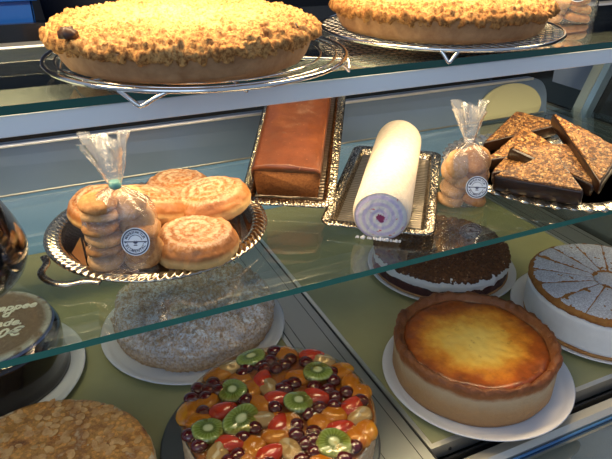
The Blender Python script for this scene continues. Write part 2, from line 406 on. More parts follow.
def text_geo(s,size,extrude=.0004,shear=0,offset=0):
    c=bpy.data.curves.new('t','FONT'); c.body=s; c.size=size; c.extrude=extrude; c.shear=shear; c.offset=offset; c.resolution_u=4
    o=bpy.data.objects.new('t',c); COL.objects.link(o); bpy.context.view_layer.update()
    me=bpy.data.meshes.new_from_object(o); V=[v.co.copy() for v in me.vertices]; F=[tuple(p.vertices) for p in me.polygons]
    bpy.data.objects.remove(o); bpy.data.meshes.remove(me); bpy.data.curves.remove(c); return V,F

# ------------------------------------------------------------------ room
def structure(o): o['kind']='structure'; return o
structure(box('floor',-3,4.5,-1.5,4,-.02,0,M['darkfloor']))
structure(box('wall_back',-3,4.5,3.2,3.3,0,3,M['darkwall']))
structure(box('wall_right',4.4,4.5,-1.5,3.2,0,3,M['darkwall']))

# ------------------------------------------------------------------ display case
case=thing('display_case',(.4,.8,0),'steel and glass bakery display case with olive green base, rear ledge and front rail','display case')
def cp(name,x0,x1,y0,y1,z0,z1,mat,bevel=0,parent=None): return box(name,x0-.4,x1-.4,y0-.8,y1-.8,z0,z1,mat,parent or case,bevel)
cp('cabinet_base',-.75,1.28,.30,1.30,.0,DECK-.06,M['side'],.004)
cp('front_panel',-.75,1.28,.4685,.472,DECK-.059,DECK-.022,M['groove'])
# channel dividers between the green panels
def channel(xc):
    w=.042
    ch=cp('divider_channel',xc-w,xc+w,.452,1.29,DECK-.03,DECK-.002,M['alu_strip'],.0008)
    for dx in (-w+.001,w-.001): cp('seam',xc+dx-.0012,xc+dx+.0012,.452,1.29,DECK-.003,DECK-.0012,M['groove'],0,ch)
    for dx in (-w+.018,w-.018): cp('seam',xc+dx-.0005,xc+dx+.0005,.452,1.29,DECK-.003,DECK-.0016,M['groove'],0,ch)
for xc in (-.344,.377,1.098): channel(xc)
cp('back_wall',-.75,1.28,1.295,1.31,DECK-.06,1.02,M['backblue'])
cp('smoked_back_pane',-.75,1.28,1.30,1.315,1.0201,1.255,M['cornerblack'])
cp('back_rail',-.75,1.138,.905,.935,TOP-.018,TOP+.002,M['alu'],.003)
# rear ledge with rounded right end
def ledge():
    # profile in Y/Z, extruded along X, right end rounded in plan of its face
    V=[];F=[]; z0=MID+.0005; h=.077; xr=1.045-.4; xl=-.75-.4; y=.972-.8
    out=[(xl,0),(xr,0)]
    R=.045
    pts=[(xr,0)]
    for i in range(13):
        a=-0+PI/2*i/12; pts.append((xr-R+R*math.cos(a),h-R+R*math.sin(a)))
    pts=[(xl,0)]+pts+[(xl,h)]
    n=len(pts); 
    for yy in (0,.022):
        for (x,z) in pts: V.append((x,y+yy+.012*math.sin(z/h*PI*.5),z0+z))
    F.append(tuple(range(n))); F.append(tuple(range(n,2*n))[::-1])
    for i in range(n): j=(i+1)%n; F.append((i,n+i,n+j,j))
    mesh_obj('rear_ledge',V,F,M['panel'],case,smooth=False)
    V,F=tube_g([(xl,y+.013,z0+h),(xr-R,y+.013,z0+h)],.003); mesh_obj('ledge_lip',V,F,M['panel_lip'],case)
    # thin seam at the foot of the ledge
    V,F=tube_g([(xl,y-.001,z0+.003),(xr-.01,y-.001,z0+.003)],.0016); mesh_obj('ledge_seam',V,F,M['alu_strip'],case)
ledge()
# side wall and post
cp('side_wall',1.15,1.17,.45,1.295,DECK-.06,1.03,M['side'])
for i,z in enumerate((.99,1.005,1.018)): cp('side_rib',1.146,1.1502,.45,1.29,z,z+.003,M['alu_strip'])
cp('smoked_side_pane',1.162,1.170,.50,1.29,1.031,1.255,M['cornerblack'])
def slanted(name,ya,yb,yc,yd,z0,z1,mat):
    V=[(x-.4,y-.8,z) for x in (1.139,1.1605) for (y,z) in ((ya,z0),(yb,z0),(yd,z1),(yc,z1))]
    mesh_obj(name,V,[(0,1,2,3),(4,7,6,5),(0,4,5,1),(1,5,6,2),(2,6,7,3),(3,7,4,0)],mat,case,smooth=False)
slanted('post',.966,.990,.896,.920,1.031,1.262,M['post'])
slanted('post_edge',.950,.9655,.880,.8955,1.031,1.262,M['postblue'])
cp('frosted_pane',1.155,1.1615,.965,1.075,1.085,1.25,M['frost'])
# front rail
def front_rail():
    pr=[(.468,DECK-.034),(.4535,DECK-.012),(.438,DECK-.009),(.430,DECK-.014),(.428,DECK-.030),(.468,DECK-.060)]
    V=[];F=[]
    for x in (-.75,1.28):
        for y,z in pr: V.append((x-.4,y-.8,z))
    n=len(pr)
    for i in range(n): j=(i+1)%n; F.append((i,j,n+j,n+i))
    F.append(tuple(range(n))[::-1]); F.append(tuple(range(n,2*n)))
    mesh_obj('front_rail',V,F,M['rail'],case,smooth=False)
front_rail()
def sill():
    # glossy sloping sill glass in front of the rail
    a=Vector((0,.4265-.8,DECK-.020)); b=Vector((0,.25-.8,DECK+.050))
    d=(b-a).normalized(); nrm=Vector((0,-d.z,d.y)); t=.006
    if nrm.z<0: nrm=-nrm
    V=[]
    for x in (-1.15,.88):
        for p in (a,b,b-nrm*t,a-nrm*t): V.append((x,p.y,p.z))
    F=[(0,1,5,4),(1,2,6,5),(2,3,7,6),(3,0,4,7),(0,3,2,1),(4,5,6,7)]
    mesh_obj('sill_glass',V,F,[M['sill']],case,smooth=False)
    V,F=tube_g([(-1.15,a.y,a.z+.002),(.88,a.y,a.z+.002)],.0022); mesh_obj('sill_trim',V,F,M['sill_blue'],case)
M['sill']=simple('sill_dark_glass',(.03,.05,.07),.03,.0,spec=1.0); M['sill'].node_tree.nodes['Principled BSDF'].inputs['IOR'].default_value=2.2
M['sill_blue']=simple('sill_blue_seal',(.06,.18,.42),.25)
sill()

# green deck panels: each lifts out
def deck_panel(x0,x1,label):
    t=thing('deck_panel',((x0+x1)/2,.48,DECK-.001),label,'shelf panel','green base panels')
    hw=(x1-x0)/2
    box('plate',-hw+.008,hw-.008,.006,.81,-.012,0,M['green'],t,.001)
    box('side_trim',-hw+.0005,-hw+.008,0,.81,-.014,.0005,M['alu'],t)
    box('side_trim',hw-.008,hw-.0005,0,.81,-.014,.0005,M['alu'],t)
    box('front_trim',-hw+.0005,hw-.0005,-.002,.006,-.024,.0008,M['alu'],t)
    for s in (-1,1):
        V,F=lathe_g([(0,.0015),(.0022,.0012),(.003,0)],12); 
        o=mesh_obj('screw',V,F,M['screw'],t); o.rotation_euler=(PI/2,0,0); o.location=(s*(hw-.035),-.0021,-.013)
    return t
deck_panel(-.302,.335,'olive green base panel left of the steel channel, under the fruit tart and crumble cake')
deck_panel(.4195,1.0555,'olive green base panel right of the steel channel, under the cheesecake')

# glass shelves
def pane(name,x0,x1,y0,y1,z,t,edge,parent):
    V,F=box_g(x0,x1,y0,y1,z-t,z); mi=[1 if all(abs(V[i][1]-y0)<1e-6 for i in f) else 0 for f in F]
    return mesh_obj(name,V,F,[M['glass'],edge],parent,smooth=False,midx=mi)
top=thing('glass_shelf',(.3,.622,TOP),'upper glass shelf with grey lamp bar below its front edge, carrying the crumble pies','glass shelf')
pane('glass_pane',-.9,.84,0,.281,0,.009,M['glass_edge'],top)
box('lamp_bar',-.9,.84,.004,.105,-.032,-.010,M['bar'],top,.0015)
box('lamp_bar_top',-.9,.84,.012,.100,-.0099,-.0093,M['bar_top'],top)
lamp=box('lamp_tube',-.88,.82,.030,.055,-.0345,-.0321,None,top)
m,nt,N,L,b=newmat('warm_lamp'); b.inputs['Emission Color'].default_value=(1,.78,.48,1); b.inputs['Emission Strength'].default_value=6
lamp.data.materials.clear(); lamp.data.materials.append(m)
mid=thing('glass_shelf',(.3,.555,MID),'middle glass shelf with green front edge, carrying pastries, roll and nut triangles','glass shelf')
pane('glass_pane',-.9,.845,0,.425,0,.0085,M['glass_edge2'],mid)

# ------------------------------------------------------------------ wire racks
def wire_rack(loc,R,label,style,rot=0):
    t=thing('wire_rack',loc,label,'cooling rack',rot=(0,0,rot))
    H=.015
    ring=lambda r,z:[(r*math.cos(2*PI*i/96),r*math.sin(2*PI*i/96),z) for i in range(96)]
    mesh_obj('outer_ring',*tube_g(ring(R,H),.0026,True),M['steel'],t)
    if style=='rings':
        for r in (R-.012,R-.03,R-.06,R-.09): mesh_obj('inner_ring',*tube_g(ring(r,H),.0014,True,6),M['steel'],t)
        for a in range(3):
            c,s=math.cos(a*PI/3+.5),math.sin(a*PI/3+.5); mesh_obj('cross_wire',*tube_g([(-R*c,-R*s,H-.0032),(R*c,R*s,H-.0032)],.0018),M['steel'],t)
    else:
        g=[];k=-int(R/.013)
        while k*.013<R:
            x=k*.013
            if abs(x)<R-.001:
                y=math.sqrt(R*R-x*x); g.append(tube_g([(x,-y,H),(x,y,H)],.0009,False,5)); g.append(tube_g([(-y,x,H-.0014),(y,x,H-.0014)],.0009,False,5))
            k+=1
        mesh_obj('wire_mesh',*geo_join(g),M['steel_dark'],t)
    for k in range(4 if style=='rings' else 3):
        a=(-2.17+k*PI/2) if style=='rings' else (-2.12+k*2*PI/3)
        pts=[]
        for da,z,dr in ((-.14,H-.001,0),(-.08,.009,.002),(-.015,.0022,.004),(.015,.0022,.004),(.08,.009,.002),(.14,H-.001,0)):
            q=a+da*(1 if style=='rings' else .45); pts.append(((R+dr)*math.cos(q),(R+dr)*math.sin(q),z))
        mesh_obj('foot',*tube_g(catmull(pts,4),.0022),M['steel'],t)
    return t
wire_rack((.194,.712,TOP),.172,'round chromed wire rack with looped feet under the large left crumble pie','rings',0)
wire_rack((.563,.752,TOP),.172,'round wire mesh rack under the right crumble pie','mesh',0)

# crumble pies
def crumble_pie(loc,Rb,Rt,label,seed,rot=0):
    t=thing('crumble_pie',loc,label,'pie',rot=(0,0,rot)); H=.031
    lathe('crust',[(0,H-.002),(Rt-.006,H-.002),(Rt-.002,H),(Rt,H-.002),(Rb+.004,.006),(Rb,0),(0,0)],M['crust'],t,128,
          lambda p,n,th:.0012*nz(p,30,seed)+.0006*nz(p,120),step=.004)
    def d(p,n,th):
        e=.5+.5*min(1,(p.xy.length/Rt)**3)
        return .0032*lumps(p,190,seed)*(.3+e)+.0040*lumps(p,85,seed+5,.42)*e+.0030*nz(p,25,seed)+.0024*nz(p,150,seed)+.0010*nz(p,420)
    lathe('crumble_topping',[(0,H+.012),(Rt*.5,H+.0125),(Rt*.8,H+.012),(Rt-.010,H+.008),(Rt+.001,H+.001),(Rt+.0015,H-.003),(Rt-.004,H-.007)],M['crumb'],t,420,d,step=.0018)
    return t
pie=crumble_pie((.174,.690,TOP+.0180),.130,.1435,'large golden crumble pie on the left wire rack with a burnt spot near its rim',3)
o=lathe('burnt_fruit',[(0,.010),(.006,.0085),(.010,.004),(.012,-.003)],M['pie_dark'],pie,20,lambda p,n,th:.006*nz(p,260)); o.location=(-.128,-.068,.0415); o.scale=(.75,.75,.7)
o=lathe('burnt_fruit',[(0,.006),(.004,.005),(.006,.002),(.007,-.003)],M['pie_dark'],pie,16,lambda p,n,th:.002*nz(p,220)); o.location=(.085,-.105,.0405); o.scale=(.8,.8,.7)
crumble_pie((.554,.742,TOP+.0180),.138,.151,'golden crumble pie on the right wire mesh rack, cut off at the top',11,1.0)

# ------------------------------------------------------------------ biscuits and bags
def biscuit_mesh(r,h,seed):
    return lathe_g([(0,h),(r*.55,h*.97),(r*.85,h*.8),(r*.98,h*.45),(r*.95,h*.12),(r*.8,0),(0,0)],28,lambda p,n,th:.0012*nz(p,60,seed),step=.003)
def cookie_bag(loc,face,W,Dp,Hn,fanW,fanH,label,items,lab_pos,lab_r,bis_label,grp,lean=0,tie='green'):
    """face = yaw of the bag front; items: (u,w,z,rx,rz,r)"""
    t=thing('cookie_bag',loc,label,'bag of biscuits',rot=(0,0,face))
    n=72; V=[];F=[]
    zs=[(0,.97),(.002,1.0),(.02,1.03),(.25,1.05),(.5,1.06),(.68,1.0),(.8,.84),(.9,.52),(.97,.2),(1,.11)]
    zs=[(a,b) for a,b in zs]
    fine=[]
    for (a,b),(c,d) in zip(zs,zs[1:]):
        for k in range(4): fine.append((a+(c-a)*k/4,b+(d-b)*k/4))
    fine.append(zs[-1])
    for zz,s in fine:
        for k in range(n):
            th=2*PI*k/n; c,sn=math.cos(th),math.sin(th)
            sq=2.6; rr=(abs(c)**sq+abs(sn)**sq)**(-1/sq)
            x=W/2*s*rr*c; y=Dp/2*s*rr*sn
            if zz>.6: y*=1; 
            wr=1+.07*math.sin(th*9+zz*6)*min(1,max(0,(zz-.5)*3))+.06*nz((x,y,zz*Hn),40)
            V.append((x*wr+lean*zz,y*wr,zz*Hn))
    m=len(fine)
    for i in range(m-1):
        for k in range(n): F.append((i*n+k,i*n+(k+1)%n,(i+1)*n+(k+1)%n,(i+1)*n+k))
    F.append(tuple(range(n))[::-1])
    mesh_obj('film',V,F,M['film'],t)
    # tied fan of film above the neck
    V=[];F=[]; m2=12
    for i in range(m2+1):
        q=i/m2; w=.006+(fanW/2-.006)*q**.85; dd=.005+.011*q
        for k in range(n):
            th=2*PI*k/n; c,sn=math.cos(th),math.sin(th)
            pl=1+.22*math.sin(th*7+1)*q+.10*math.sin(th*13+q*5)
            V.append((w*c*pl+lean+q*fanH*(-.12),dd*sn*(1+.8*math.sin(th*5)*q),Hn+fanH*q*(1+.10*math.sin(th*3+.6)*q)))
    for i in range(m2):
        for k in range(n): F.append((i*n+k,i*n+(k+1)%n,(i+1)*n+(k+1)%n,(i+1)*n+k))
    mesh_obj('film_top',V,F,M['film_fan'],t)
    V,F=lathe_g([(.0035,.004),(.0065,.004),(.0075,0),(.0065,-.004),(.0035,-.004)],20); o=mesh_obj('clip',V,F,M['tie'] if tie=='green' else M['film_fan'],t); o.location=(lean,0,Hn)
    # round label
    lp=thing_label(lab_r); o=lp; o.parent=t; o.location=lab_pos[:3]; o.rotation_euler=lab_pos[3]
    # biscuits: separate things inside the bag
    R=Matrix.Translation(loc)@Matrix.Rotation(face,4,'Z')
    for i,(u,w,z,rx,rz,r) in enumerate(items):
        V,F=biscuit_mesh(r,.0125,i*3.1); b=mesh_obj('biscuit',V,F,M['biscuit'] if i%2 else M['biscuit_pale'])
        b.matrix_world=R@Matrix.Translation((u,w,z))@Matrix.Rotation(rz,4,'Z')@Matrix.Rotation(rx,4,'X')
        tag(b,bis_label,'biscuit',grp)
    return t
def thing_label(r):
    parts=[];mi=[]
    V,F=lathe_g([(0,.0006),(r,.0006),(r,0),(0,0)],48); allV=list(V); allF=list(F); mi=[0]*len(F)
    def add(V,F,m):
        k=len(allV); allV.extend(V); allF.extend([tuple(i+k for i in f) for f in F]); mi.extend([m]*len(F))
    def ringg(r0,r1,z,a0=0,a1=2*PI,n=48):
        V=[];F=[]
        for i in range(n+1):
            a=a0+(a1-a0)*i/n
            V+= [(r0*math.cos(a),r0*math.sin(a),z),(r1*math.cos(a),r1*math.sin(a),z)]
        for i in range(n): F.append((2*i,2*i+1,2*i+3,2*i+2))
        return V,F
    z=.0009
    add(*ringg(r*.84,r*.93,z),1); add(*ringg(r*.46,r*.50,z,.25,PI-.25),1); add(*ringg(r*.55,r*.58,z,PI+.15,2*PI-.15),1)
    add(*box_g(-r*.8,r*.8,-r*.03,r*.04,z-.0001,z),1)
    # cup with rays
    add(*ringg(0,r*.15,z,PI,2*PI,12),1); add(*[[(-r*.15,-r*.28,z),(r*.15,-r*.28,z),(r*.1,-r*.2,z),(-r*.1,-r*.2,z)],[(0,1,2,3)]],1)
    for a in (-.7,-.25,.25,.7):
        c,s=math.sin(a),math.cos(a); p=Vector((c*r*.2,s*r*.2-r*.22,z)); q=Vector((c*r*.32,s*r*.32-r*.22,z)); d=Vector((s,-c,0))*r*.015
        add([p-d,p+d,q+d,q-d],[(0,1,2,3)],1)
    for s in (-1,1):
        add([(s*r*.67+math.cos(i*PI/2)*r*.06,-r*.05+math.sin(i*PI/2)*r*.06-.0*r,z) for i in range(4)],[(0,1,2,3)],1)
    for word,a0,a1,flip in (('MANUFAKTUR',PI-.45,.45,1),('BLUMENTAL',PI+.45,2*PI-.45,-1)):
        for i,ch in enumerate(word):
            a=a0+(a1-a0)*i/(len(word)-1); V,F=text_geo(ch,r*.26,.00005,0,.0001)
            if not V: continue
            cx=(min(v.x for v in V)+max(v.x for v in V))/2; rot=Matrix.Rotation(a-PI/2 if flip>0 else a+PI/2,4,'Z')
            rr=r*.60 if flip>0 else r*.76
            V=[rot@Vector((v.x-cx,v.y,0))+Vector((rr*math.cos(a),rr*math.sin(a),z)) for v in V]
            add(V,F,1)
    return mesh_obj('label_sticker',allV,allF,[M['label'],M['label_ink']],None,smooth=False,midx=mi)

FACE=-.18
# left bag on the round tray
b1=[(-.022,-.004,.006+i*.0145,.12*(-1)**i+.05,i*.7,.0225) for i in range(6)]
b1+=[(.020,-.002,.004,.15,0,.023),(.024,-.006,.020,1.15,.1,.024),(.018,.010,.052,1.25,-.1,.0235),(.024,.004,.040,.3,.2,.022),(.012,.010,.074,.9,-.3,.022)]
cookie_bag((.074,.672,MID+.013),FACE-.05,.088,.055,.112,.052,.058,
  'clear bag of biscuits with round label and green clip, standing on the round silver tray','left',lab_pos=(0,0,0,(0,0,0)),lab_r=.0, bis_label='',grp='') if False else None
cookie_bag((.073,.674,MID+.014),FACE-.1,.080,.052,.104,.050,.056,
  'clear bag of biscuits with round label and green clip, standing on the round silver tray',b1,
  (.018,-.0285,.043,(math.radians(72),0,math.radians(-6))),.0165,'golden round biscuit inside the bag on the round silver tray','biscuits in the left bag',0,'green')
b2=[(-.016,-.004,.062,1.25,.5,.023),(.014,.002,.066,1.1,-.3,.023),(-.018,-.002,.003,.25,0,.022),(.014,-.004,.004,.3,1,.022),(-.016,.002,.018,.45,.3,.021),(.016,.004,.020,.3,.9,.022),(-.002,.006,.034,.6,.3,.022),(.018,.006,.040,.8,-.4,.021),(-.020,.006,.046,.9,.5,.021)]
cookie_bag((.580,.672,MID+.0005),FACE-.25,.066,.050,.098,.046,.054,
  'clear bag of biscuits with round label standing on glass beside the nut triangles',b2,
  (.012,-.029,.036,(math.radians(74),0,math.radians(-4))),.0165,'golden round biscuit inside the bag beside the nut triangles','biscuits in the middle bag',0,'clear')
b3=[(-.024,-.004,.003,.2,0,.022),(.018,-.004,.003,.15,1,.022),(-.018,.004,.018,.35,.3,.022),(.020,.002,.018,.3,.9,.022),(-.014,-.002,.034,.7,.3,.022),(.018,.004,.034,.5,-.4,.022),(0,.006,.05,.9,.2,.022)]
cookie_bag((.838,.782,TOP+.0005),FACE-.35,.096,.056,.104,.046,.054,
  'clear bag of biscuits at top right beside the mesh rack, cut off by the view',b3,
  (.006,-.030,.052,(math.radians(80),0,0)),.0175,'golden round biscuit inside the top right bag','biscuits in the top right bag',0,'clear')

# ------------------------------------------------------------------ round silver tray and snail pastries
def round_tray():
    t=thing('serving_tray',(.133,.764,MID+.0005),'round silver serving tray with beaded rim and side handle, holding snail pastries','tray'); R=.150
    lathe('tray_floor',[(0,.004),(R-.036,.004),(R-.026,.007),(R-.022,.011)],M['silver_floor'],t,128)
    def d(p,n,th):
        r=p.xy.length; k=math.exp(-((r-(R-.010))/.006)**2)
        return .0024*k*(math.sin(th*84+(r-R)*420))
    lathe('beaded_rim',[(R-.022,.011),(R-.017,.0135),(R-.004,.0145),(R,.0125),(R-.001,.0105),(R-.017,.0095),(R-.022,.009)],M['silver_plain'],t,1000,d,step=.0015)
    lathe('tray_foot',[(R-.04,.0038),(R-.035,.0038),(R-.037,0),(R-.04,0)],M['silver_plain'],t,96)
    # openwork handle
    a=math.radians(212); c=Vector((math.cos(a),math.sin(a),0)); s=Vector((-math.sin(a),math.cos(a),0))
    pts=[c*(R-.004)+s*-.052,c*(R+.004)+s*-.036,c*(R+.022)+s*-.022,c*(R+.028),c*(R+.022)+s*.022,c*(R+.004)+s*.036,c*(R-.004)+s*.052]
    V,F=tube_g([Vector((p.x,p.y,.0125)) for p in catmull(pts,10)],.0048,False,10)
    V=[Vector((v[0],v[1],.0125+(v[2]-.0125)*.55+.0007*math.sin(i*.9))) for i,v in enumerate(V)]
    mesh_obj('handle',V,F,M['silver_plain'],t)
round_tray()
def snail(loc,rot,r,label,seed):
    o0=thing('snail_pastry',loc,label,'pastry','sugared snail pastries on the round tray',rot=rot)
    k=r/.055
    def d(p,n,th):
        rr=p.xy.length/k; up=max(0,n.z)
        return (.0009*math.sin(2*PI*rr/.0135-th)*up*(1 if rr>.004 else 0)+.0024*nz(p,30,seed)+.0014*nz(p,120))
    lathe('bun',[(0,.036),(.020*k,.036),(.038*k,.0345),(.047*k,.030),(.053*k,.022),(.055*k,.014),(.053*k,.006),(.047*k,.001),(0,0)],M['pastry'],o0,160,d,step=.0022)
    return o0
snail((.070,.815,MID+.012),(.10,-.05,.4),.050,'sugared snail pastry at the far left of the round tray, partly behind the bag',1)
snail((.118,.758,MID+.030),(.28,.05,1.9),.057,'large sugared snail pastry leaning directly behind the bag of biscuits',2)
snail((.180,.835,MID+.012),(.05,0,3),.050,'sugared snail pastry at the back of the round tray, half hidden by two others',3)
snail((.207,.742,MID+.028),(.16,.06,4.1),.054,'pale sugared snail pastry at the right rear of the round tray',4)
snail((.160,.668,MID+.0105),(.03,.02,5.2),.054,'thick sugared snail pastry at the front right of the round tray, beside the bag',5)

# ------------------------------------------------------------------ rectangular trays
def rrect(w,l,r,n=260):
    """rounded rectangle, arc-length sampled"""
    pts=[];P=2*(w-2*r)+2*(l-2*r)+2*PI*r
    segs=[]
    for i in range(n):
        s=P*i/n; hw,hl=w/2,l/2
        for kind,L_ in (('e',l-2*r),('c',PI*r/2),('n',w-2*r),('c2',PI*r/2),('w',l-2*r),('c3',PI*r/2),('s',w-2*r),('c4',PI*r/2)):
            if s<=L_ or kind=='c4': break
            s-=L_
        a=s/r if r>0 else 0
        if kind=='e': p=(hw,-hl+r+s)
        elif kind=='c': p=(hw-r+r*math.cos(a),hl-r+r*math.sin(a))
        elif kind=='n': p=(hw-r-s,hl)
        elif kind=='c2': p=(-hw+r-r*math.sin(a),hl-r+r*math.cos(a))
        elif kind=='w': p=(-hw,hl-r-s)
        elif kind=='c3': p=(-hw+r-r*math.cos(a),-hl+r-r*math.sin(a))
        elif kind=='s': p=(-hw+r+s,-hl)
        else: p=(hw-r+r*math.sin(a),-hl+r-r*math.cos(a))
        pts.append(p)
    return pts
def rect_tray(loc,rot,w,l,label):
    t=thing('rectangular_tray',loc,label,'tray',rot=rot); n=640
    rings=[(-.020,.004),(-.017,.010),(-.0145,.0135),(-.0125,.0138),(-.0105,.0140),(-.0085,.0142),(-.0065,.0142),(-.0045,.014),(-.0025,.0138),(0,.0125),(-.001,.0105),(-.014,.0098),(-.02,.001)]
    V=[];F=[]
    for k,(off,z) in enumerate(rings):
        L_=rrect(w+2*off,l+2*off,max(.004,.018+off),n)
        for i,(x,y) in enumerate(L_):
            dz=0
            if 3<=k<=8: dz=.0013*math.sin(i*2*PI*2/8+(k*1.6))*(1 if 4<=k<=7 else .4)
            V.append((x,y,z+dz))
    for k in range(len(rings)-1):
        for i in range(n): F.append((k*n+i,(k+1)*n+i,(k+1)*n+(i+1)%n,k*n+(i+1)%n))
    F.append(tuple((len(rings)-1)*n+i for i in range(n)))
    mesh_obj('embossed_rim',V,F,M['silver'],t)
    L_=rrect(w-.04,l-.04,.004,n); V=[(x,y,.004) for x,y in L_]; F=[tuple(range(n))]
    mesh_obj('tray_floor',V,F,M['tray_floor'],t,smooth=False)
    return t
# loaf tray leans up onto the rear ledge
AX=math.radians(-31.2)
TILT=math.radians(19.6)
loaf_tray_loc=Vector((.396,.876,MID+.0545))
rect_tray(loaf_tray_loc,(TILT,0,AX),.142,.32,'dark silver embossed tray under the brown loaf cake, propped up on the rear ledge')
def loaf():
    R=Matrix.Translation(loaf_tray_loc)@Matrix.Rotation(AX,4,'Z')@Matrix.Rotation(TILT,4,'X')
    t=thing('loaf_cake',(0,0,0),'chocolate brown loaf cake with shiny crust lying on the dark silver tray','loaf cake'); t.matrix_world=R@Matrix.Translation((-.002,.004,.0045))
    w,l,h=.098,.27,.058
    def prism(prof,y0,y1,n,disp):
        V=[];F=[]; m=len(prof)
        for j in range(n+1):
            y=y0+(y1-y0)*j/n
            for (x,z) in prof: V.append(disp(Vector((x,y,z))))
        for j in range(n):
            for i in range(m): k=(i+1)%m; F.append((j*m+i,j*m+k,(j+1)*m+k,(j+1)*m+i))
        F.append(tuple(range(m))[::-1]); F.append(tuple(n*m+i for i in range(m))); return V,F
    hw=w/2
    side=resample([(-hw*.94,0),(-hw*.97,.02),(-hw,h-.004),(hw,h-.004),(hw*.97,.02),(hw*.94,0),(-hw*.94,0)],.006)[:-1]
    V,F=prism(side,-l/2,l/2,50,lambda p:p+Vector((.0006*nz(p,90),.001*nz(p,60,2),.0005*nz(p,80)))); mesh_obj('crumb',V,F,M['loaf_crumb'],t)
    cap=[(-hw-.0015,h-.022),(-hw-.0015,h-.006),(-hw+.004,h+.001),(-hw*.5,h+.004),(0,h+.005),(hw*.5,h+.004),(hw-.004,h+.001),(hw+.0015,h-.006),(hw+.0015,h-.022),(hw-.002,h-.008),(-hw+.002,h-.008)]
    cap=resample(cap+[cap[0]],.004)[:-1]
    V,F=prism(cap,-l/2-.002,l/2+.002,110,lambda p:p+Vector((0,0,(.0022*nz(p,26,3)+.0008*nz(p,90)) if p.z>h-.008 else .003*nz(p,50))))
    mesh_obj('shiny_crust',V,F,M['loaf_top'],t)
loaf()
RA=math.atan2(-.61,.79)
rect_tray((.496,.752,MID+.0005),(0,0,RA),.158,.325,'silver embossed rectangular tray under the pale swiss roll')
def swiss_roll():
    t=thing('swiss_roll',(.491,.738,MID+.0048),'pale sugar coated swiss roll with lilac cream spiral on a silver tray','swiss roll',rot=(0,0,RA+.01))
    r=.0385; l=.315; n=96; V=[];F=[]; m=60
    prof=[(0,-l/2),(.0,0)]
    for j in range(m+1):
        y=-l/2+l*j/m
        e=1-.10*math.exp(-((l/2-abs(y))/.006))
        for k in range(n):
            th=2*PI*k/n; c,s=math.cos(th),math.sin(th)
            rr=r*e*(1+.012*nz((c,s,y*9),1.6)); x=rr*c*1.02; z=rr*s
            z=max(z,-r*.86); V.append((x,y,z+r*.86))
    for j in range(m):
        for k in range(n): F.append((j*n+k,j*n+(k+1)%n,(j+1)*n+(k+1)%n,(j+1)*n+k))
    F.append(tuple(m*n+k for k in range(n))[::-1])
    mesh_obj('sponge_roll',V,F,M['roll_skin'],t)
    # cut face
    V=[];F=[]; ring=16
    for i in range(ring+1):
        rr=r*.93*i/ring
        for k in range(n):
            th=2*PI*k/n; x=rr*math.cos(th)*1.02; z=max(rr*math.sin(th),-r*.84)
            V.append((x,-l/2-.003+.006*(i/ring)**6+.0011*nz((x,z,0),150),z))
    for i in range(ring):
        for k in range(n): F.append((i*n+k,i*n+(k+1)%n,(i+1)*n+(k+1)%n,(i+1)*n+k))
    o=mesh_obj('cream_spiral',V,F,M['roll_end'],t); o.location=(0,0,r*.86)
    g=[]
    for i in range(30):
        x=random.uniform(-.030,.030); s=random.uniform(.0012,.0030); V,F=lathe_g([(0,s),(s*.8,s*.6),(s,0),(s*.7,-s*.6)],7,lambda p,n,th:s*.4*nz(p,300,i))
        g.append(([v+Vector((x,-l/2-.001-random.uniform(0,.004),s*.6)) for v in V],F))
    mesh_obj('crumbs',*geo_join(g),M['cream'],t)['kind']='stuff'
swiss_roll()

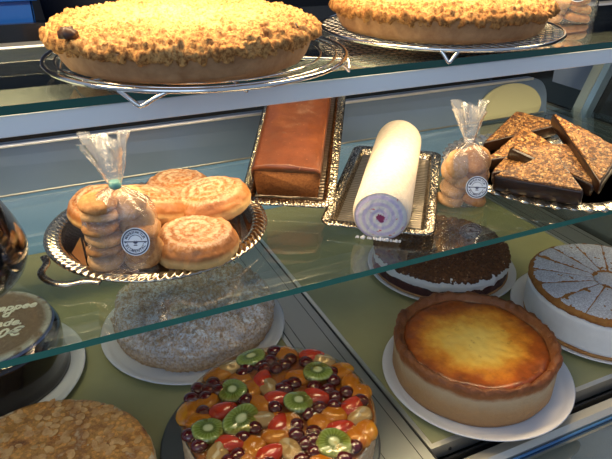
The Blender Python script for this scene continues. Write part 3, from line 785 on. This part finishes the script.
# ------------------------------------------------------------------ nut triangles on foil tray
def foil_tray():
    t=thing('foil_tray',(.781,.707,MID+.0005),'oval crinkled silver tray under the chocolate nut triangles','tray',rot=(0,0,.15))
    def d(p,n,th):
        r=math.hypot(p.x/.158,p.y/.158); k=max(0,(r-.8)/.2)
        return .0022*k*math.sin(th*46)+.0016*k*nz(p,90)
    lathe('tray_floor',[(0,.002),(.105,.002),(.122,.004)],M['foil'],t,160,d)
    lathe('crimped_rim',[(.122,.004),(.130,.010),(.138,.0135),(.150,.0145),(.158,.0125),(.157,.011),(.138,.011),(.122,.0015)],M['foil'],t,420,d,step=.002,sx=1.0,sy=1.0)
    t.scale=(1.05,1.12,1)
foil_tray()
def nut_triangle(A,B,C,label,th=.021):
    A,B,C=Vector(A),Vector(B),Vector(C)
    n=(B-A).cross(C-A).normalized()
    if n.z<0: B,C=C,B; n=-n
    o=(A+B+C)/3; base=o-n*th
    x=(B-A).normalized(); y=n.cross(x)
    Mx=Matrix((( x.x,y.x,n.x,base.x),(x.y,y.y,n.y,base.y),(x.z,y.z,n.z,base.z),(0,0,0,1)))
    t=thing('nut_triangle',(0,0,0),label,'nut triangle','chocolate dipped nut triangles'); t.matrix_world=Mx
    inv=Mx.inverted(); P=[inv@v for v in (A,B,C)]; P=[Vector((p.x,p.y)) for p in P]; cen=(P[0]+P[1]+P[2])/3
    def outline(sc,r):
        pts=[]
        Q=[cen+(p-cen)*sc for p in P]
        for i in range(3):
            p=Q[i]; a=(Q[i-1]-p); b=(Q[(i+1)%3]-p)
            la,lb=a.length,b.length; a=a/la; b=b/lb
            s=p+a*r; e=p+b*r
            for k in range(6):
                q=k/6; pts.append((s*(1-q)**2+p*2*q*(1-q)+e*q*q))
            nx=Q[(i+1)%3]+(-b)*r
            for k in range(12): pts.append(e+(nx-e)*(k/12))
        return pts
    def loft(rings,disp,mat,name,capbot=True):
        V=[];F=[]; L0=[(outline(s,.007),z) for s,z in rings]; m=len(L0[0][0])
        for pts,z in L0:
            for p in pts:
                v=Vector((p.x,p.y,z)); V.append(v+disp(v))
        for j in range(len(L0)-1):
            for i in range(m): k=(i+1)%m; F.append((j*m+i,j*m+k,(j+1)*m+k,(j+1)*m+i))
        # fill towards the centre with rings
        k0=len(L0)-1
        V.append(Vector((cen.x,cen.y,rings[-1][1]))); c=len(V)-1
        for i in range(m): F.append((k0*m+i,k0*m+(i+1)%m,c))
        if capbot: F.append(tuple(range(m))[::-1])
        return mesh_obj(name,V,F,mat,t)
    seed=random.uniform(0,50)
    loft([(.97,0),(1.0,.002),(1.0,th*.5),(.995,th-.003),(.965,th+.0008),(.93,th+.0002)],lambda v:Vector((.0008*nz(v,50,seed),.0008*nz(v,50,seed+4),0)),M['choc_edge'],'chocolate_base')
    rs=[(.945,th-.001),(.93,th+.0012)]+[(.915-.915*i/22,th+.0020) for i in range(22)]
    loft(rs,lambda v:Vector((0.0012*nz(v,160,seed),.0012*nz(v,160,seed+3),.0016*lumps(v,260,seed)+.0012*nz(v,60,seed)+.0010*nz(v,300,seed))) if v.z>th else Vector(),M['nut'],'nut_topping',False)
    return t
nut_triangle((.722,.801,1.082),(.884,.898,1.094),(.908,.803,1.092),'nut triangle at the rear left of the oval tray, lowest against the back')
nut_triangle((.674,.735,1.080),(.807,.794,1.102),(.790,.690,1.098),'nut triangle on the left of the pile, second from the bag')
nut_triangle((.654,.698,1.074),(.777,.767,1.091),(.760,.660,1.090),'nut triangle next to the bag, under the front triangles')
nut_triangle((.940,.800,1.088),(.900,.645,1.088),(.800,.640,1.084),'nut triangle at the far right rear, beneath the leaning one')
nut_triangle((.701,.717,1.106),(.841,.681,1.104),(.750,.576,1.082),'nut triangle in the middle of the pile, directly behind the front one')
nut_triangle((.834,.764,1.134),(.838,.612,1.114),(.740,.560,1.094),'large nut triangle leaning at the right with its dark side facing left')
nut_triangle((.618,.656,1.092),(.740,.656,1.114),(.700,.552,1.092),'frontmost nut triangle with a thick dark chocolate side',.026)

# ------------------------------------------------------------------ dark vase at the left edge
def vase():
    t=thing('glass_decanter',(-.118,.70,MID+.0005),'bulbous clear glass decanter of dark liquid at the left edge','decanter')
    outer=[(.030,.215),(.036,.175),(.052,.135),(.072,.10),(.0855,.065),(.086,.045),(.076,.022),(.055,.006),(.02,.0),(0,0)]
    pr=[(p.x,p.y) for p in catmull([(a,b,0) for a,b in outer],6)]
    lathe('glass_body',pr,M['vase_glass'],t,72)
    V,F=lathe_g([(0,.118),(.0585,.118)]+[(max(0,r-.0012),z+.0012) for r,z in pr if z<.117],72); mesh_obj('dark_liquid',V,F,M['dark_liquid'],t)
M['vase_glass']=glass_film('decanter_glass',tint=(.93,.93,.95),boost=1.2)
vase()

# ------------------------------------------------------------------ bottom deck: plates
def plate(x,y,R,label,mat='white_plate',z=DECK+.0008,grp=None):
    o=lathe('cake_plate',[(0,.004),(R-.018,.004),(R-.012,.0055),(R-.002,.0105),(R,.0095),(R-.003,.0075),(R-.03,.0),(0,0)],M[mat],None,128,loc=(x,y,z))
    return tag(o,label,'plate',grp)
plate(.576,.577,.151,'white round plate under the cheesecake, overhanging the front of the case')
plate(.196,.888,.162,'white round plate under the sugar dusted crumble cake')
plate(-.156,.894,.164,'white round plate under the dark chocolate cake')
plate(.724,.876,.153,'white round plate under the chocolate crumb cream cake')
plate(.893,.614,.160,'white round plate under the white cream torte')
tag(lathe('cake_disc',[(0,.003),(.152,.003),(.155,.002),(.155,0),(0,0)],M['grey_plate'],None,128,loc=(.223,.588,DECK+.0008)),'dark grey disc under the fruit tart','cake disc')
tag(lathe('cake_disc',[(0,.003),(.145,.003),(.148,.002),(.148,0),(0,0)],M['grey_plate'],None,128,loc=(-.080,.600,DECK+.0008)),'grey disc hidden under the almond cake','cake disc')

# cheesecake
def cheesecake():
    t=thing('cheesecake',(.571,.584,DECK+.0052),'round baked cheesecake with browned rim and yellow centre on a white plate','cheesecake')
    R=.125;H=.070
    def dc(p,n,th):
        k=max(0,(p.z-.045)/.03)
        return .0016*nz(p,24,2)+k*(.0048*nz(p,48,7)+.0034*nz(p,110)+.0016*nz(p,260))
    lathe('pastry_crust',[(0,H-.030),(R-.020,H-.030),(R-.014,H-.014),(R-.010,H-.005),(R-.005,H+.001),(R+.000,H),(R+.003,H-.006),(R+.001,H-.02),(R+.001,.008),(R-.002,0),(0,0)],M['cheese_crust'],t,240,dc,step=.003)
    def df(p,n,th):
        r=p.xy.length; k=math.exp(-((r-.103)/.012)**2)
        return .0018*nz(p,22,5)*(r/R)+.0022*k*(nz(p,34,9))+.0009*nz(p,90)
    lathe('cheese_filling',[(0,H-.011),(.05,H-.011),(.085,H-.010),(.098,H-.009),(.106,H-.008),(.111,H-.010),(.113,H-.016)],M['cheese'],t,220,df,step=.003)
cheesecake()
# fruit tart
def fruit_tart():
    x,y=.236,.587; zt=.836
    t=thing('fruit_tart',(x,y,DECK+.004),'round glazed fruit tart with kiwi, cherries, strawberries and peaches on a dark disc','fruit tart'); H=.046
    R=.134
    lathe('tart_base',[(0,H-.001),(R-.003,H-.001),(R,H-.004),(R+.001,.004),(R-.002,0),(0,0)],M['tart_side'],t,200,lambda p,n,th:.0012*lumps(p,160)+.0008*nz(p,60),step=.004)
    lathe('custard_layer',[(0,H+.002),(R-.006,H+.002),(R-.002,H-.001),(R-.002,H-.004)],M['amber'],t,128,lambda p,n,th:.001*nz(p,60),step=.006)
    T=H+.0028
    def place(src,px,py,z,rz,s=(1,1,1),tilt=(0,0),first=[]):
        o=src if not src.get('_u') else src.copy()
        if src.get('_u'): COL.objects.link(o)
        src['_u']=1; o['_u']=1; o.parent=t; o.location=(px,py,z); o.rotation_euler=(tilt[0],tilt[1],rz); o.scale=s; return o
    K=mesh_obj('kiwi_slice',*lathe_g([(0,.0055),(.004,.006),(.014,.0055),(.0168,.004),(.0175,.001),(.016,0)],40,lambda p,n,th:.0006*nz(p,150)+.0008*math.sin(th*3)*(p.xy.length/.017)),M['kiwi'])
    ST=mesh_obj('strawberry_half',*lathe_g([(0,.009),(.006,.0085),(.011,.006),(.0135,.002),(.0135,-.001)],32,lambda p,n,th:.0004*nz(p,200)),M['straw'])
    V=[Vector((v[0]*(1.35+.0),v[1]*(.85-.012/.0135*0-.35*v[0]/.0135*.6),v[2])) for v in [tuple(q.co) for q in ST.data.vertices]]
    for vv,q in zip(V,ST.data.vertices): q.co=vv
    PE=mesh_obj('pear_piece',*lathe_g([(0,.0085),(.009,.008),(.0125,.005),(.014,0)],28,lambda p,n,th:.0022*nz(p,60,8)+.0015*math.sin(th*2+1)),M['pear'])
    PC=mesh_obj('peach_piece',*lathe_g([(0,.0085),(.006,.0082),(.011,.006),(.0135,.002),(.0135,-.001)],28,lambda p,n,th:.0015*nz(p,60,4)),M['peach'])
    CH=mesh_obj('cherry',*lathe_g([(0,.0125),(.003,.0120),(.0058,.0103),(.0078,.0072),(.0083,.004),(.0075,.001),(.0045,-.001)],22),M['cherry'])
    kiwis=[(0.0,.112,.3,(1.15,.85,1)),(-.049,.055,1,(.95,.95,1)),(-.057,-.003,.55,(1.35,1.0,1)),(-.103,-.002,2,(1,1,1)),(.079,.041,3,(1.05,1.05,1)),(.027,-.004,4,(1.05,.95,1)),(.038,-.091,5,(1.1,1.1,1))]
    for a,b,r,s in kiwis: place(K,a,b,T+.0045,r,(s[0]*1.28,s[1]*1.28,1.1),(random.uniform(-.12,.12),random.uniform(-.12,.12)))
    red=[(0,.064,1.0),(-.073,.028,.1),(.004,.018,-.3),(-.084,-.032,-.5),(-.041,-.069,.2),(.09,.081,-.5),(.057,-.001,-.8),(.096,-.038,.4),(.059,-.069,.0),(-.012,-.028,.9)]
    for a,b,r in red: place(ST,a,b,T+.001,r,(1.2,1.25,1.1))
    pear=[(-.036,.109),(.001,.047),(-.029,-.011),(-.101,-.041),(.101,.066),(.094,-.059),(-.016,-.073)]
    for i,(a,b) in enumerate(pear): place(PE,a,b,T,i*1.3,(1.45,1.15,1))
    peach=[(-.057,.102),(-.024,.051),(-.021,.018),(-.109,.024),(-.091,.052),(-.056,-.05),(-.005,-.024),(-.031,.078),(-.118,.045),(.055,.103),(.05,.047),(.0,-.03),(.038,-.049),(.064,-.042),(.113,.034),(.115,.004),(.074,-.09),(-.023,-.045),(.118,-.02),(-.075,-.075),(-.03,-.105),(.01,-.11),(.09,-.085),(-.06,-.10)]
    for i,(a,b) in enumerate(peach): place(PC,a,b,T,i*.9,(random.uniform(1.3,1.7),random.uniform(1.05,1.25),1))
    ch=[(-.012,.098),(-.024,.087),(.006,.097),(.040,.116),(.028,.078),(.026,.097),(.011,.085),(-.080,.075),(-.092,.084),(-.106,.068),(-.088,.062),(-.069,.086),(-.066,.068),(-.038,.034),(-.036,.047),(.017,.033),(.026,.036),(-.099,.036),(-.127,.003),(-.065,-.030),(-.080,-.055),(.074,.072),(.042,.080),(.055,.088),(.039,.037),(.023,.030),(.100,.033),(.094,.018),(.078,.004),(.080,-.014),(.100,-.012),(.051,-.023),(.062,.018),(-.006,.003),(.001,-.054),(.006,-.073),(.018,-.072),(.011,-.090),(.071,-.028),(.031,-.028),(.025,-.060),(.061,-.104),(.008,-.040),(-.045,-.020),(-.01,-.095),(-.05,-.085),(.11,-.035),(-.12,-.02),(-.095,-.06),(.04,-.115)]
    for i,(a,b) in enumerate(ch): place(CH,a,b,T-.0005,i,(1.42,1.3,.9))
    for o in list(t.children):
        if '_u' in o: del o['_u']
    gl=lathe('jelly_glaze',[(0,H+.0125),(R-.012,H+.0125),(R-.003,H+.009),(R,H+.0)],M['jelly'],t,160,lambda p,n,th:.0016*nz(p,50,3)+.001*nz(p,110,5),step=.004)
fruit_tart()
# sugar dusted crumble cake
def sugar_crumble():
    t=thing('crumble_cake',(.200,.896,DECK+.0052),'round lumpy crumble cake dusted with icing sugar on a white plate','cake'); R=.137;H=.050
    def d(p,n,th):
        top=max(0,n.z)
        return top*(.014*lumps(p,36,0,.6)+.005*lumps(p,80,9,.5))+.0018*lumps(p,200,3)+.0022*nz(p,26,6)+.0010*nz(p,300)
    lathe('crumble_body',[(0,H+.004),(R*.6,H+.004),(R*.86,H),(R-.006,H-.007),(R+.001,H-.020),(R+.002,.014),(R-.002,.002),(R-.005,0),(0,0)],M['sugar_cake'],t,420,d,step=.0022)
sugar_crumble()
# almond cake
def almond_cake():
    t=thing('almond_cake',(-.080,.603,DECK+.004),'round almond topped cake with caramel brown surface at the lower left','cake'); R=.143;H=.044
    lathe('cake_body',[(0,H),(R-.004,H),(R,H-.004),(R+.001,.005),(R-.002,0),(0,0)],M['tart_side'],t,240,lambda p,n,th:.0016*lumps(p,130)+.001*nz(p,40),step=.004)
    def ht(x,y): return H+.003+.0028*nz((x,y,0),24,5)+.0016*nz((x,y,0),70,2)
    lathe('almond_topping',[(0,H+.003),(R-.01,H+.003),(R-.002,H+.0005),(R-.001,H-.003)],M['almond_top'],t,260,lambda p,n,th:n.z*(.0028*nz((p.x,p.y,0),24,5)+.0016*nz((p.x,p.y,0),70,2)),step=.003)
    g=[]
    for i in range(420):
        a=random.uniform(0,2*PI); rr=(R-.006)*math.sqrt(random.random()); x,y=rr*math.cos(a),rr*math.sin(a)
        w=random.uniform(.0032,.0052); l=w*random.uniform(1.2,1.7); ph=random.uniform(0,PI); tl=random.uniform(-.16,.16); t2=random.uniform(-.16,.16)
        V=[];n=8; R3=Matrix.Rotation(ph,3,'Z')@Matrix.Rotation(tl,3,'X')@Matrix.Rotation(t2,3,'Y')
        for zz in (.0005,-.0003):
            for k in range(n):
                q=2*PI*k/n; V.append(R3@Vector((l*math.cos(q),w*math.sin(q)*(1-.25*math.cos(q)),zz))+Vector((x,y,ht(x,y)+.0003)))
        F=[tuple(range(n)),tuple(range(n,2*n))[::-1]]+[(k,n+k,n+(k+1)%n,(k+1)%n) for k in range(n)]
        g.append((V,F))
    o=mesh_obj('almond_flakes',*geo_join(g),M['almond_flake'],t,smooth=False); o['kind']='stuff'
almond_cake()
# chocolate cake and its sign
tag(lathe('chocolate_cake',[(0,.080),(.100,.080),(.107,.078),(.111,.073),(.1115,.06),(.1115,.014),(.1135,.006),(.116,.001),(.112,0),(0,0)],M['choc_glaze'],None,160,lambda p,n,th:.0009*nz(p,30,2)*(1 if p.z<.075 else .3),step=.004,loc=(-.131,.898,DECK+.0052)),
    'tall round cake with shiny dark chocolate glaze, topped by a round written sign','cake')
def sign():
    t=thing('cake_sign',(-.131,.906,DECK+.0875),'round brown sign disc with white handwriting lying on the chocolate cake','sign')
    R=.102
    lathe('sign_disc',[(0,.004),(R-.003,.004),(R,.002),(R-.001,0),(0,0)],M['sign'],t,128,lambda p,n,th:.0012*nz(p,25,3)*(p.xy.length/R),step=.004)
    lathe('blue_fringe',[(R-.006,.0005),(R+.0015,.0000),(R+.0035,-.007),(R+.0030,-.0075),(R-.006,-.0008)],M['sign_side'],t,128,lambda p,n,th:.0015*nz(p,60,3))
    ang=math.radians(-9)
    g=[]
    X0=-.131; Y0=.906
    for s,x,y,size in (('tappee',-.1165,.938,.0240),('d',-.1045,.9175,.0240),('ade.',-.1140,.893,.0240),('0€',-.1135,.864,.030)):
        V,F=text_geo(s,size,.0005,.30,.0006); R3=Matrix.Rotation(ang,3,'Z')
        g.append(([R3@Vector((v.x*1.0,v.y,v.z))+Vector((x-X0,y-Y0,.0048)) for v in V],F))
    mesh_obj('handwriting',*geo_join(g),M['chalk'],t,smooth=False)
sign()
# chocolate crumb cream cake
def crumb_cream():
    t=thing('cream_cake',(.724,.882,DECK+.0052),'round cake of dark base, white cream band and chocolate crumbs on top','cake'); R=.138
    lathe('dark_base',[(0,.024),(R-.004,.024),(R,.020),(R+.001,.004),(R-.002,0),(0,0)],M['jam'],t,200,lambda p,n,th:.0014*nz(p,60)+.0008*nz(p,200),step=.004)
    lathe('pastry_bottom',[(R-.004,.005),(R+.0025,.005),(R+.003,.001),(R,-.0005),(0,-.0005)],M['crust'],t,128)
    lathe('cream_band',[(0,.045),(R-.006,.045),(R-.001,.041),(R+.001,.030),(R-.001,.018),(R-.010,.016)],M['cream'],t,240,lambda p,n,th:.003*nz(p,42,4)+.0012*nz(p,110),step=.003)
    lathe('crumb_topping',[(0,.049),(R-.02,.049),(R-.006,.046),(R-.001,.042),(R-.006,.040)],M['choc_crumb'],t,420,lambda p,n,th:.0042*lumps(p,130,2)+.0025*lumps(p,210,7)+.002*nz(p,30)+.003*nz(p,60,9)*(1-max(0,n.z)),step=.002)
crumb_cream()
# white torte
def torte():
    t=thing('cream_torte',(.887,.606,DECK+.0052),'white cream torte with sugar dusted top marked into slices, on a white plate','torte'); R=.137
    lathe('biscuit_base',[(0,.006),(R-.006,.006),(R-.002,.005),(R-.002,0),(0,0)],M['crust_warm'],t,160,lambda p,n,th:.001*lumps(p,120),step=.004)
    lathe('cream_side',[(0,.066),(R-.005,.066),(R,.060),(R,.010),(R-.004,.0062),(0,.0062)],M['cream'],t,200,lambda p,n,th:.0012*nz(p,26,4)+.0005*nz(p,90),step=.004)
    lathe('sponge_lid',[(0,.078),(R-.004,.078),(R,.075),(R+.0008,.070),(R-.003,.0655),(0,.0655)],M['sponge_orange'],t,240,lambda p,n,th:.0016*nz(p,60,4)+.001*lumps(p,150),step=.003)
    n=16
    for i in range(n):
        a0=2*PI*i/n+.05; a1=2*PI*(i+1)/n+.05; V=[];F=[]
        R0,R1=.028,R-.004; nr,na=20,10
        for a_ in range(nr+1):
            r=R0+(R1-R0)*a_/nr; g=.0008/r
            for b_ in range(na+1):
                th=a0+g+(a1-a0-2*g)*b_/na; e=(a_ in(0,nr)) or (b_ in(0,na))
                z=.0782 if e else .0795+.0006*nz((r*math.cos(th),r*math.sin(th),0),90)
                V.append((r*math.cos(th),r*math.sin(th),z))
        for a_ in range(nr):
            for b_ in range(na): k=a_*(na+1)+b_; F.append((k,k+na+1,k+na+2,k+1))
        mesh_obj('sugared_wedge',V,F,M['dust'],t)
    lathe('sugared_centre',[(0,.0805),(.02,.080),(.0275,.0785)],M['dust'],t,48,lambda p,n,th:.0008*nz(p,100),step=.003)
torte()

# ------------------------------------------------------------------ behind
counter=tag(box('back_counter',-.9,2.2,1.10,1.75,0,TOP-.035,M['cornerblack'],None,.004) if False else box('back_counter',-1.0,2.2,1.32,1.95,0,TOP-.12,M['black'],None,.004),'dark counter behind the display case','counter')
def crate():
    t=thing('plastic_crate',(-.19,1.50,TOP-.119),'blue plastic crate standing behind the upper shelf at the left','crate')
    x0,x1,y0,y1,h=-.24,.235,-.14,.18,.135
    box('crate_wall',x0,x1,y0,y0+.006,0,h,M['crate'],t,.002); box('crate_wall',x0,x1,y1-.006,y1,0,h,M['crate'],t,.002)
    box('crate_wall',x0,x0+.006,y0,y1,0,h,M['crate'],t,.002); box('crate_wall',x1-.006,x1,y0,y1,0,h,M['crate'],t,.002)
    box('crate_floor',x0,x1,y0,y1,0,.005,M['crate'],t); box('crate_ledge',x0-.008,x1+.008,y0-.010,y0,h*.38,h*.5,M['crate'],t,.002)
    box('crate_rim',x0-.01,x1+.01,y0-.014,y0+.006,h-.012,h,M['crate'],t,.002)
crate()
def bin_bag():
    tag(lathe('black_tub',[(.0,.24),(.13,.24),(.145,.20),(.15,.1),(.14,.0),(0,0)],M['black'],None,48,lambda p,n,th:.004*nz(p,14,3),step=.01,loc=(.215,1.50,TOP-.119)),'black tub beside the blue crate, behind the left pie','tub')
bin_bag()
def inset():
    # cream half-round cover on the right end of the rear ledge
    n=40; V=[];F=[]; a0=-.35
    for yy in (0,.004):
        for i in range(n+1):
            a=a0+(PI-2*a0)*i/n; V.append((.935-.4+.085*math.cos(a),.9715-.8-yy+.010*max(0,math.sin(a)),MID+.0015+max(0,.022+.051*math.sin(a))))
    m=n+1; F=[tuple(range(m)),tuple(range(m,2*m))[::-1]]+[(i,(i+1)%m,m+(i+1)%m,m+i) for i in range(m)]
    mesh_obj('round_cover',V,F,M['creamboard'],case,smooth=False)
inset()

# ------------------------------------------------------------------ lights
def area(name,loc,rot,sx,sy,power,col):
    l=bpy.data.lights.new(name,'AREA'); l.shape='RECTANGLE'; l.size=sx; l.size_y=sy; l.energy=power; l.color=col
    o=bpy.data.objects.new(name,l); link(o); o.location=loc; o.rotation_euler=rot; return o
area('shelf_lamp',(.42,.70,TOP-.036),(math.radians(8),0,0),1.3,.035,2.8,(1,.76,.45))
area('canopy_lamp',(.38,.72,TOP+.42),(0,0,0),1.5,.10,14.5,(1,.74,.40))
area('window_daylight',(-1.2,-1.3,2.3),(math.radians(58),0,math.radians(-35)),1.8,1.4,11,(.62,.80,1.0))
w=bpy.data.worlds.new('World'); bpy.context.scene.world=w; w.use_nodes=True
bg=w.node_tree.nodes['Background']; bg.inputs[0].default_value=(.50,.64,.90,1); bg.inputs[1].default_value=.38

# ------------------------------------------------------------------ camera
cam=bpy.data.cameras.new('Camera'); co=bpy.data.objects.new('Camera',cam); link(co)
cam.sensor_width=36; cam.sensor_fit='HORIZONTAL'; cam.lens=36*608.165/612; cam.clip_start=.01
R=Matrix(((0.9070063201844939,0.1916468635449746,-0.3749813526547118),(-0.4210699501431843,0.4260364816168144,-0.8007452862290119),(0.006295413552714288,0.8841744149345986,0.4671145167335957)))
co.matrix_world=Matrix.Translation((0,0,1.45))@R.to_4x4()
sc=bpy.context.scene; sc.camera=co
vs=sc.view_settings; vs.view_transform='Standard'; vs.look='None'; vs.gamma=1; vs.use_curve_mapping=False; vs.exposure=.3
